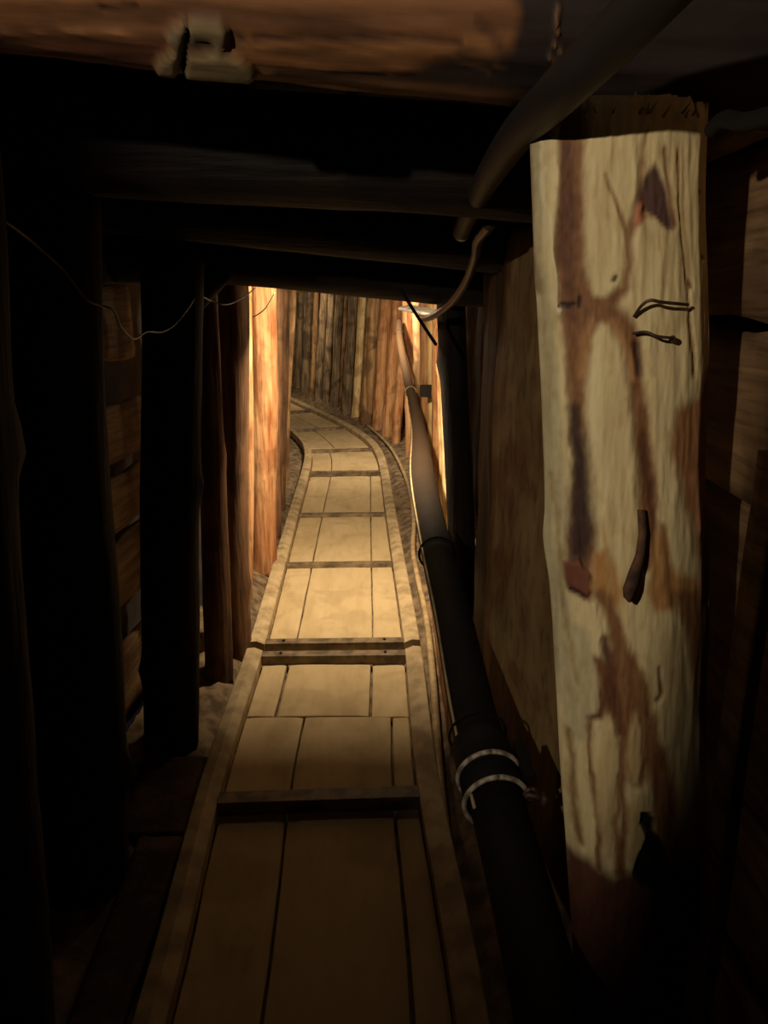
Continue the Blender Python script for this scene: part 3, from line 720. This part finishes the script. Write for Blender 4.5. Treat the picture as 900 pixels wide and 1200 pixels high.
# hanging strap rings
c, d = pat(2.38); link('strap_ring', *merge(torus(c, d, .061, .0045), torus(c+Vector((-.006,-.0,-.012)), (d+Vector((.1,0,.25))).normalized(), .064, .004, a0=.2, a1=3.0)), M['pipe'], proot)
c, d = pat(5.3); o = link('strap_ring', *torus(c, d, .038, .0045), M['cable'], proot); o['label'] = 'pale far strap ring'
c, d = pat(6.1); link('strap_ring', *torus(c, d, .030, .004), M['rust'], proot)
# wooden packing between far pipe and wall
V, Fc = boxv((.27,4.62,.80), .10, .06, .07); tag(bevel(link('wooden_packer', V, Fc, M['shaded'], smooth=False), .006), 'dark wooden block wedged between the far pipe and the pale logs, upper one', 'block', 'packing blocks')
# thin line tied along the pipe
ln = [Vector(p)+Vector((-.052,0,.026)) for p in pp[3:8]]+[Vector(p)+Vector((-.040,0,.022)) for p in pp[8:10]]
V, Fc = tube(ln, .0035, 8, 8); tag(link('thin_cable', V, Fc, M['rail']), 'thin pale line running along the left side of the black pipe', 'cable')
# ---------------------------------------------------------------- cables and hoses
fl_ = [(430,498),(446,512),(460,528),(474,556),(482,585),(485,612),(484,645),(489,675),(499,722),(506,780),(511,850),(516,920),(523,980),(533,1040),(545,1120),(556,1200),(575,1300)]
V, Fc = tube([onfloor(x, y, .035) for x, y in fl_], .0135, 10, 8)
tag(link('dusty_hose', V, Fc, M['cable']), 'pale dusty hose lying along the right side of the track', 'hose')
hp = [(900,-150,.60),(800,-40,.68),(722,42,.76),(655,108,.855),(603,162,1.05),(568,215,1.35),(548,255,1.62),(541,272,1.72)]
V, Fc = tube([at(*p) for p in hp], lambda t: .0245-.006*t*t, 20, 10)
ho = link('overhead_hose', V, Fc, M['hose']); tag(ho, 'thick dark hose sweeping down from the top of the picture past the big post', 'hose')
cc = at(541,272,1.72); dd = (at(541,272,1.72)-at(548,255,1.62)).normalized()
link('cut_rim', *torus(cc, dd, .0165, .0035, 24), M['pipeedge'], ho)['label'] = 'pale cut end rim'
V, Fc = tube([at(575,262,1.55), at(560,282,1.72), at(557,300,1.9), at(546,330,2.1), at(528,355,2.3), at(508,370,2.5), at(495,374,2.8)], .0115, 14, 10)
tag(link('conduit', V, Fc, M['conduit']), 'slim curved brown conduit hanging below the end of the thick hose', 'conduit')
# dark rod hanging by the opening
V, Fc = tube([at(470,340,2.2), at(490,372,2.25), at(511,404,2.3)], .005, 8, 4)
tag(link('hanging_rod', V, Fc, M['pipe']), 'thin black stick slanting across the top right corner of the lit opening', 'rod')
# bright fittings at the top right of the lit opening
V, Fc = plank(at(474,360,3.35), at(512,368,3.2), (0,1,.2), .07, .014, 77)
tag(link('overhead_batten', V, Fc, M['metal']), 'bright grey batten under the roof at the top right of the lit opening', 'batten')
# wire sagging along the left wall
wp = [(-30,236,1.1),(18,268,1.2),(45,290,1.26),(75,318,1.32),(100,350,1.36),(118,358,1.4),(133,364,1.44),(142,383,1.5),(157,397,1.6),(172,389,1.7),(190,389,1.8),(205,380,1.88),(220,362,1.95),(232,347,2.1),(246,352,2.25),(262,357,2.3),(275,354,2.4),(290,345,2.5),(298,338,2.6)]
V, Fc = tube([at(*p) for p in wp], .0022, 8, 8); tag(link('sagging_wire', V, Fc, M['wire']), 'thin pale wire sagging along the top of the left wall', 'wire')
V, Fc = tube([at(293,373,3.4), at(303,368,3.3), at(312,360,3.2), at(322,343,3.1)], .0025, 8, 8); tag(link('short_wire', V, Fc, M['wire']), 'short thin wire end crossing the bright orange post', 'wire')
V, Fc = tube([at(835,152,.90), at(850,140,.86), at(875,143,.80), at(930,128,.7)], .009, 12, 8); tag(link('side_conduit', V, Fc, M['pipe']), 'dark conduit at the upper right edge beside the big post', 'conduit')
# ---------------------------------------------------------------- bulkhead lamps under the roof
def lamp(x, y, z, label, power, refl, col, ax_=0, rad=.03):
    r = empty('tunnel_lamp', (x,y,z+.07), label, 'lamp', 'lamps under the tunnel roof')
    link('lamp_base', *tube([(x,y,z+.09),(x,y,z+.065),(x,y,z+.06)], .05, 24, 1, False), M['metal'], r)
    m, nt, b = nm('lamp_glass'); b.inputs['Base Color'].default_value = (1,.8,.5,1); b.inputs['Emission Color'].default_value = (1,.72,.4,1); b.inputs['Emission Strength'].default_value = 12
    bm = bmesh.new(); bmesh.ops.create_uvsphere(bm, u_segments=20, v_segments=12, radius=.032)
    V = [Vector((x,y,z+.05))+v.co for v in bm.verts]; Fc = [tuple(v.index for v in f.verts) for f in bm.faces]; bm.free()
    link('lamp_bulb', V, Fc, m, r)
    ms = [tube([Vector((x,y,z+.06))+Vector((.048*math.cos(a),.048*math.sin(a),0)), Vector((x,y,z+.02))+Vector((.040*math.cos(a),.040*math.sin(a),0)), Vector((x,y,z+.005))], .0015, 5, 4) for a in (0,1.57,3.14,4.71)]
    link('wire_guard', *merge(*ms), M['metal'], r)
    l = bpy.data.lights.new('lamp_light', 'POINT'); l.energy = power; l.color = col; l.shadow_soft_size = rad
    a_ = bpy.data.lights.new('reflector_light', 'AREA'); a_.shape = 'DISK'; a_.size = .07; a_.energy = refl; a_.color = col
    ao = bpy.data.objects.new('reflector_light', a_); COL.objects.link(ao); ao.location = (x, y+.01, z-.035); ao.rotation_euler = Vector((ax_,.85,-.52)).to_track_quat('-Z','Y').to_euler()
    lo = bpy.data.objects.new('lamp_light', l); COL.objects.link(lo); lo.location = (x, y, z-.03)
lamp(-.08, 2.80, 1.42, 'caged lamp under the roof just behind the lintel', 1.6, 43, (1,.80,.54))
lamp(-.05, 5.6, 1.40, 'caged lamp under the roof before the bend', 4, 24, (1,.81,.57), -.2)
lamp(-1.15, 9.3, 1.40, 'added unseen lamp under the roof, brightening the logs round the bend', 7, 8, (1,.79,.53))  # extra lamp, added to lift the dark far end of the bend
# light from the entrance lamp behind the viewer, high on the left
l = bpy.data.lights.new('entrance_light', 'SPOT'); l.energy = 48; l.color = (1,.84,.64); l.spot_size = math.radians(62); l.spot_blend = .6; l.shadow_soft_size = .018
lo = bpy.data.objects.new('entrance_light', l); COL.objects.link(lo); lo.location = (-.74,-.35,1.745)
lo.rotation_euler = (Vector((.22,.95,1.42))-Vector(lo.location)).to_track_quat('-Z','Y').to_euler()
# unseen log added behind the viewer to shade the pale post's lower right
log('support_post', (-.605,-.12,-.03), (-.396,-.10,1.63), .086, .084, 'shaded', 'added leaning log behind the viewpoint, shading the big pale post', 'post', 251)
# ---------------------------------------------------------------- world and view
w = bpy.data.worlds.new('world'); SC.world = w; w.use_nodes = True
w.node_tree.nodes['Background'].inputs[0].default_value = (.9,.85,1,1); w.node_tree.nodes['Background'].inputs[1].default_value = .004
vs = SC.view_settings; vs.view_transform = 'Standard'; vs.look = 'None'; vs.exposure = 0; vs.gamma = 1; vs.use_curve_mapping = False
